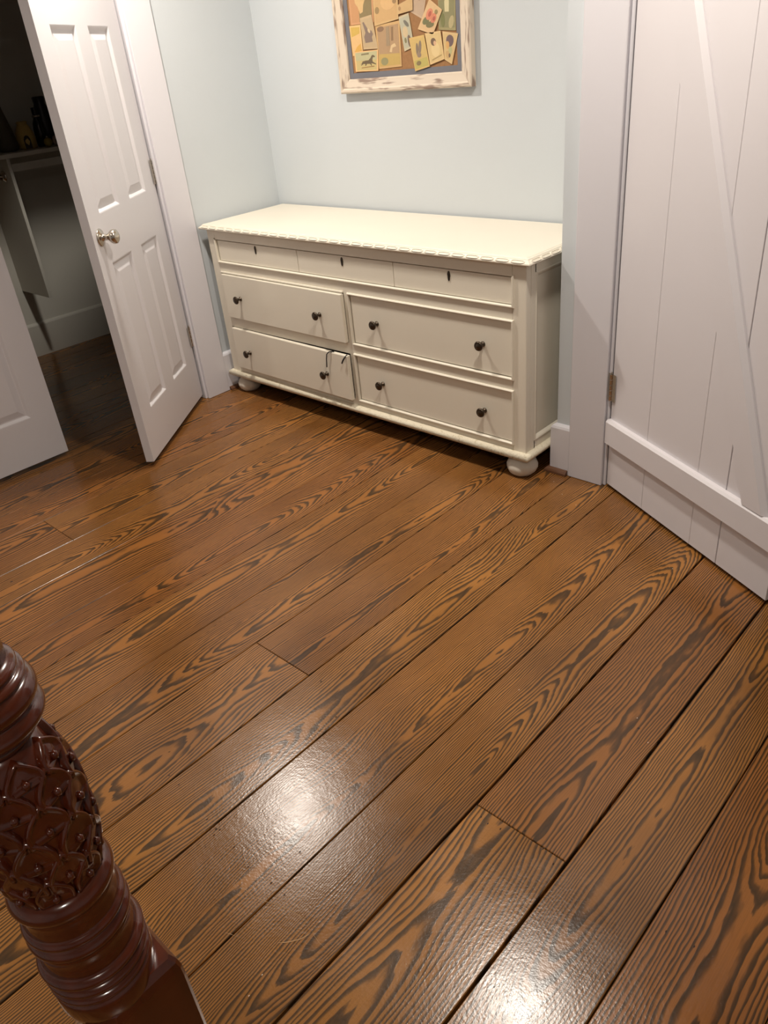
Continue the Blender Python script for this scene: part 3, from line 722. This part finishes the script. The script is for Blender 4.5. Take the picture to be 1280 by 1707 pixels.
cards = [
 ('photo_card', [(-.275, .372), (-.135, .372), (-.142, .252), (-.275, .252)], 0, (206, 150, 106), (196, 142, 96), 'tan portrait card with pale figure at the board upper left', [([(.40, .06), (.94, .06), (.94, .94), (.40, .94)], (128, 112, 74), 'backdrop'), ([(.22, .95), (.26, .62), (.36, .50), (.44, .30), (.56, .34), (.60, .55), (.68, .70), (.64, .95)], (216, 178, 122), 'figure')]),
 ('card_yellow', [(-.285, .250), (-.219, .250), (-.218, .150), (-.279, .140)], 1, (232, 192, 126), (226, 184, 124), 'narrow yellow card at the left edge of the cork board', [([(.1, .62), (.85, .70), (.9, .92), (.12, .95)], (206, 170, 76), 'yellow_patch'), ([(.15, .08), (.9, .08), (.86, .34), (.5, .26)], (216, 164, 74), 'ochre_patch')]),
 ('card_grey_animal', [(-.217, .273), (-.150, .280), (-.128, .158), (-.212, .160)], 2, (196, 170, 130), (188, 164, 126), 'greyish card with a small long-eared animal, above the horse card', [([(.16, .84), (.26, .86), (.55, .58), (.78, .55), (.84, .44), (.72, .36), (.74, .22), (.20, .20), (.16, .40), (.30, .52)], (122, 104, 96), 'animal'), (ell(.58, .56, .10, .06, 10, -.5), (206, 184, 146), 'pale_patch')]),
 ('card_horse', [(-.269, .154), (-.128, .155), (-.136, .078), (-.269, .081)], 3, (232, 188, 128), (196, 178, 118), 'card showing a dark running horse, at the lower left of the board', [([(.05, .55), (.95, .55), (.95, .95), (.05, .95)], (184, 182, 140), 'sky'), ([(.30, .80), (.62, .82), (.62, .90), (.30, .88)], (120, 112, 84), 'lettering_smudge'), (horse, (92, 78, 56), 'horse'), ([(.28, .16), (.84, .22), (.84, .26), (.28, .20)], (150, 112, 64), 'ground_line')]),
 ('card_brown_scene', [(-.134, .240), (0, .247), (-.004, .087), (-.133, .084)], 1, (206, 166, 110), (172, 140, 104), 'large brown scene card with white bird shape, beside the horse card', [([(.05, .05), (.95, .05), (.95, .30), (.05, .34)], (190, 160, 88), 'meadow'), (ell(.28, .16, .16, .09), (138, 134, 92), 'green_bush'), ([(.52, .36), (.62, .34), (.66, .44), (.82, .46), (.76, .54), (.60, .50)], (214, 186, 142), 'white_bird'), (ell(.20, .90, .14, .06), (128, 98, 74), 'brown_roof'), ([(.40, .50), (.56, .50), (.56, .92), (.44, .92)], (152, 132, 104), 'pale_trunk'), ([(.62, .60), (.70, .60), (.72, .90), (.64, .90)], (136, 106, 76), 'dark_trunk')]),
 ('card_beige', [(-.133, .362), (.002, .352), (-.003, .252), (-.136, .238)], 3, (208, 172, 118), (204, 164, 110), 'beige and peach card at the top centre of the board', [(ell(.60, .62, .30, .24), (218, 176, 120), 'peach_shape'), (ell(.14, .42, .09, .10), (150, 124, 80), 'brown_tuft'), (ell(.86, .62, .08, .08), (146, 116, 78), 'brown_tuft')]),
 ('card_pale_blue', [(-.003, .259), (.051, .268), (.070, .152), (.017, .139)], 2, (198, 186, 154), (178, 178, 158), 'pale blue card with small dark birds in the board middle', [(ell(.62, .74, .24, .08, 12, -.4), (106, 104, 96), 'dark_bird'), (ell(.40, .52, .26, .16), (206, 184, 146), 'cloud'), (ell(.66, .22, .16, .18), (104, 84, 74), 'round_bird'), (ell(.30, .28, .10, .08), (122, 118, 84), 'green_tuft')]),
 ('card_lavender', [(.075, .350), (.156, .350), (.121, .240), (.057, .272)], 0, (196, 170, 142), (186, 160, 136), 'lavender grey card with a brown oval, left of the rose card', [(ell(.55, .72, .28, .20), (148, 116, 100), 'brown_oval'), (ell(.55, .74, .15, .11), (196, 170, 142), 'oval_centre')]),
 ('card_tan_strip', [(-.005, .298), (.078, .318), (.075, .275), (-.001, .268)], 4, (206, 172, 122), (204, 168, 116), 'small blank tan strip of card near the top middle', [(ell(.14, .55, .08, .22), (166, 128, 86), 'brown_smudge')]),
 ('card_roses', [(.162, .304), (.223, .263), (.172, .186), (.096, .210)], 4, (220, 184, 136), (216, 180, 134), 'tilted card with a bunch of pink roses and dark leaves', [(ell(.30, .36, .20, .14, 12, .5), (106, 108, 70), 'leaves'), (ell(.62, .30, .24, .12, 12, .3), (110, 104, 68), 'leaves'), (ell(.36, .60, .20, .20), (216, 130, 100), 'rose'), (ell(.68, .56, .17, .18), (210, 124, 96), 'rose'), (ell(.38, .62, .09, .10), (176, 86, 70), 'rose_heart'), (ell(.72, .56, .08, .08), (168, 84, 70), 'rose_heart'), (ell(.70, .80, .10, .08), (142, 124, 80), 'bud')]),
 ('card_green', [(.203, .345), (.287, .345), (.283, .191), (.200, .199)], 1, (150, 142, 98), (130, 128, 90), 'dark green card with a white bottle-shaped lily at board right', [([(.38, .40), (.62, .40), (.64, .62), (.56, .74), (.54, .92), (.47, .92), (.46, .74), (.37, .62)], (212, 202, 158), 'white_lily'), (ell(.75, .18, .18, .12, 10, .6), (176, 164, 120), 'pale_leaf'), (ell(.25, .22, .12, .16), (108, 112, 66), 'green_leaf')]),
 ('card_sprigs', [(.048, .183), (.127, .189), (.149, .079), (.071, .066)], 5, (214, 178, 106), (206, 176, 106), 'mustard card with grey flower sprigs, lowest on the board', [([(.05, .05), (.95, .05), (.95, .32), (.05, .30)], (184, 172, 92), 'grass'), (ell(.40, .62, .08, .20, 12, -.3), (122, 108, 92), 'sprig'), (ell(.60, .66, .09, .22, 12, -.5), (128, 112, 98), 'sprig'), (ell(.46, .44, .14, .08), (142, 122, 106), 'sprig'), (ell(.34, .20, .16, .07), (122, 108, 72), 'dark_tuft')]),
 ('card_girl', [(.131, .193), (.210, .196), (.224, .100), (.150, .084)], 4, (222, 190, 134), (214, 186, 130), 'cream card with a small dark-haired girl in a pale dress', [(ell(.52, .42, .28, .26), (226, 200, 146), 'pale_dress'), (ell(.46, .68, .17, .13), (104, 80, 66), 'hair'), (ell(.54, .63, .09, .08), (216, 172, 136), 'face'), ([(.2, .10), (.86, .16), (.86, .20), (.2, .14)], (172, 146, 92), 'line_of_print')]),
 ('card_portrait', [(.219, .193), (.295, .181), (.259, .080), (.224, .098)], 3, (218, 186, 134), (210, 180, 124), 'tapering card with a dark-haired portrait at the lower right', [(ell(.52, .72, .28, .20), (98, 78, 82), 'hair'), (ell(.36, .56, .14, .14), (214, 166, 98), 'face'), (ell(.62, .40, .16, .14), (178, 178, 128), 'collar'), (ell(.40, .24, .22, .13), (196, 160, 106), 'ruffle'), (ell(.60, .24, .10, .07), (106, 88, 70), 'button')]),
]
for nm, q, ly, bo, fa, lb, pr in cards: card(nm, q, ly, bo, fa, lb, pr)

# ------------------------------------------------------------------ carved bedpost
PX, PY = -0.629, 0.092
bp = empty('bedpost', (PX, PY, 0)); tag(bp, 'dark red mahogany bedpost with carved pineapple scales in the near left corner', 'bedpost')
bm = bmesh.new()
addlathe(bm, [(.0395, 1.30), (.040, 1.20), (.0385, 1.11), (.0385, 1.082)][::-1], 48); bm_obj('shaft', bm, MAT['post'], bp, smooth=True)
def rings_part(name, prof):
    bm = bmesh.new(); addlathe(bm, prof, 64); return bm_obj(name, bm, MAT['post'], bp, smooth=True)
def tor(z0, z1, r, inner, n=10):
    return [(inner + (r-inner)*math.sin(math.pi*k/n)**.8 if 0 < k < n else inner, z0 + (z1-z0)*k/n) for k in range(n+1)]
rings_part('collar', [(.036, 1.0)] + tor(1.003, 1.012, .041, .037) + [(.044, 1.014)] + tor(1.015, 1.036, .0535, .046) + tor(1.037, 1.060, .0535, .047) + tor(1.061, 1.070, .0485, .044) + tor(1.071, 1.080, .0445, .041) + [(.0385, 1.083)])
PP = [(.036, 1.001), (.041, .990), (.0445, .982), (.0490, .964), (.0525, .945), (.0545, .922), (.0550, .895), (.0535, .865), (.0495, .838), (.0455, .820), (.044, .812)]
core = rings_part('pineapple_core', [(r-.003, z) for r, z in PP][::-1])
def rad(z):
    for (r0, z0), (r1, z1) in zip(PP, PP[1:]):
        if z1 <= z <= z0: return r1 + (r0-r1)*(z-z1)/(z0-z1)
    return PP[0][0] if z > PP[0][1] else PP[-1][0]
def scale_obj(zc, th, hw, hh):
    """pointed arch in relief, wrapped on the core"""
    bm = bmesh.new()
    out = []
    N = 9
    for k in range(N+1):
        s = k/N; u = -1 + .12*s if s < .35 else -1 + .042 + (s-.35)/.65*.958
        u = -(1 - max(0, (s-.30)/.70)**1.7); v = -1 + 2*s
        out.append((u*hw, v*hh))
    full = out + [(-u, v) for u, v in reversed(out[:-1])]
    levels = [(1.0, -.003), (.97, .0030), (.88, .0050), (.76, .0042), (.66, .0006), (.35, .0012)]
    rr = []
    for sc, h in levels:
        ring = []
        for u, v in full:
            z = zc + v*sc + (0 if sc > .9 else -.08*hh*(1-sc)); r = rad(z) + h - .001; a = th + u*sc/rad(zc)
            ring.append(bm.verts.new((r*math.cos(a), r*math.sin(a), z)))
        rr.append(ring)
    n = len(full)
    for a, b in zip(rr, rr[1:]):
        for i in range(n): bm.faces.new((a[i], a[(i+1) % n], b[(i+1) % n], b[i]))
    bm.faces.new(rr[-1])
    o = bm_obj('carved_scale', bm, MAT['post'], core, smooth=True)
    # the little bud at the foot of the scale
    return o
rows = [(.981, .016), (.957, .020), (.928, .023), (.895, .026), (.862, .026), (.836, .024)]
for k, (zc, hh) in enumerate(rows):
    nn = 8
    for i in range(nn):
        th = 2*math.pi*(i + .5*(k % 2))/nn
        scale_obj(zc, th, rad(zc)*math.pi/nn*.98, hh)
        bm = bmesh.new(); z = zc-hh*.55; r = rad(z)+.001
        bmesh.ops.create_icosphere(bm, subdivisions=1, radius=.0042, matrix=Matrix.Translation((r*math.cos(th), r*math.sin(th), z)) @ Matrix.Diagonal((1, 1, 1.5, 1)))
        bm_obj('carved_bud', bm, MAT['post'], core, smooth=True)
rings_part('turned_rings', [(.050, .600), (.0555, .622), (.0555, .640), (.0545, .648)] + tor(.650, .662, .0562, .0505) + tor(.664, .678, .0567, .0505) + tor(.680, .697, .0578, .0505) + [(.0515, .699), (.0490, .706), (.0485, .713), (.0500, .721), (.0510, .726)] + tor(.728, .745, .0548, .0495) + tor(.747, .761, .0540, .0490) + [(.0495, .763), (.0480, .771), (.0485, .780), (.0490, .784)] + tor(.786, .811, .0540, .048) + [(.043, .814)])
# square block where the bed rails join, with stepped shoulders
bm = bmesh.new(); rings = []
for h, z in [(.056, .20), (.056, .590), (.0555, .606), (.053, .618), (.048, .628)]:
    c, k = .004, .026*h/.056
    rings.append([bm.verts.new((a, b, z)) for a, b in ((h-k, -h), (h, -h+k), (h, h-c), (h-c, h), (-h+c, h), (-h, h-c), (-h, -h+c), (-h+c, -h))])
for a, b in zip(rings, rings[1:]):
    for i in range(8): bm.faces.new((a[i], a[(i+1) % 8], b[(i+1) % 8], b[i]))
bm.faces.new(list(reversed(rings[0]))); bm.faces.new(rings[-1])
bm_obj('rail_block', bm, MAT['post'], bp, (0, .008, 0))
bm = bmesh.new(); addlathe(bm, [(.026, 0), (.034, .010), (.036, .05), (.030, .08), (.034, .12), (.048, .16), (.052, .185), (.045, .2005)], 40); bm_obj('turned_foot', bm, MAT['post'], bp, smooth=True)
bm = bmesh.new(); addlathe(bm, [(.0395, 1.3005), (.048, 1.312), (.050, 1.326), (.040, 1.338), (.034, 1.350), (.046, 1.375), (.050, 1.405), (.040, 1.440), (.020, 1.462), (.006, 1.470)], 40); bm_obj('finial', bm, MAT['post'], bp, smooth=True)

# ------------------------------------------------------------------ recessed ceiling lights, the last two added for fill
desc = ['round recessed ceiling light nearest the closet doorway', 'round recessed ceiling light in front of the board door', 'added round ceiling fill light above the bed side', 'added round ceiling fill light behind the viewer']
for (lx, ly, pw), lb in zip(LAMPS, desc):
    r = empty('recessed_light', (lx, ly, CEIL)); tag(r, lb, 'ceiling light', 'recessed ceiling lights')
    bm = bmesh.new(); prof = [(.070, -.0005), (.095, -.0005), (.094, -.006), (.080, -.008), (.070, -.004)]
    addlathe(bm, prof + [prof[0]], 36, cap=False); bm_obj('trim_ring', bm, MAT['ceil'], r, smooth=True)
    bm = bmesh.new(); addlathe(bm, [(.069, -.0006), (.069, -.002), (.05, -.003)], 36); bm_obj('lens', bm, MAT['glow'], r, smooth=True)
    ld = bpy.data.lights.new('downlight', 'AREA'); ld.shape = 'DISK'; ld.size = .13; ld.energy = pw; ld.color = LAMP_COL; ld.spread = math.radians(165)
    lo = bpy.data.objects.new('downlight', ld); COL.objects.link(lo); lo.parent = r; lo.location = (0, 0, -.012)
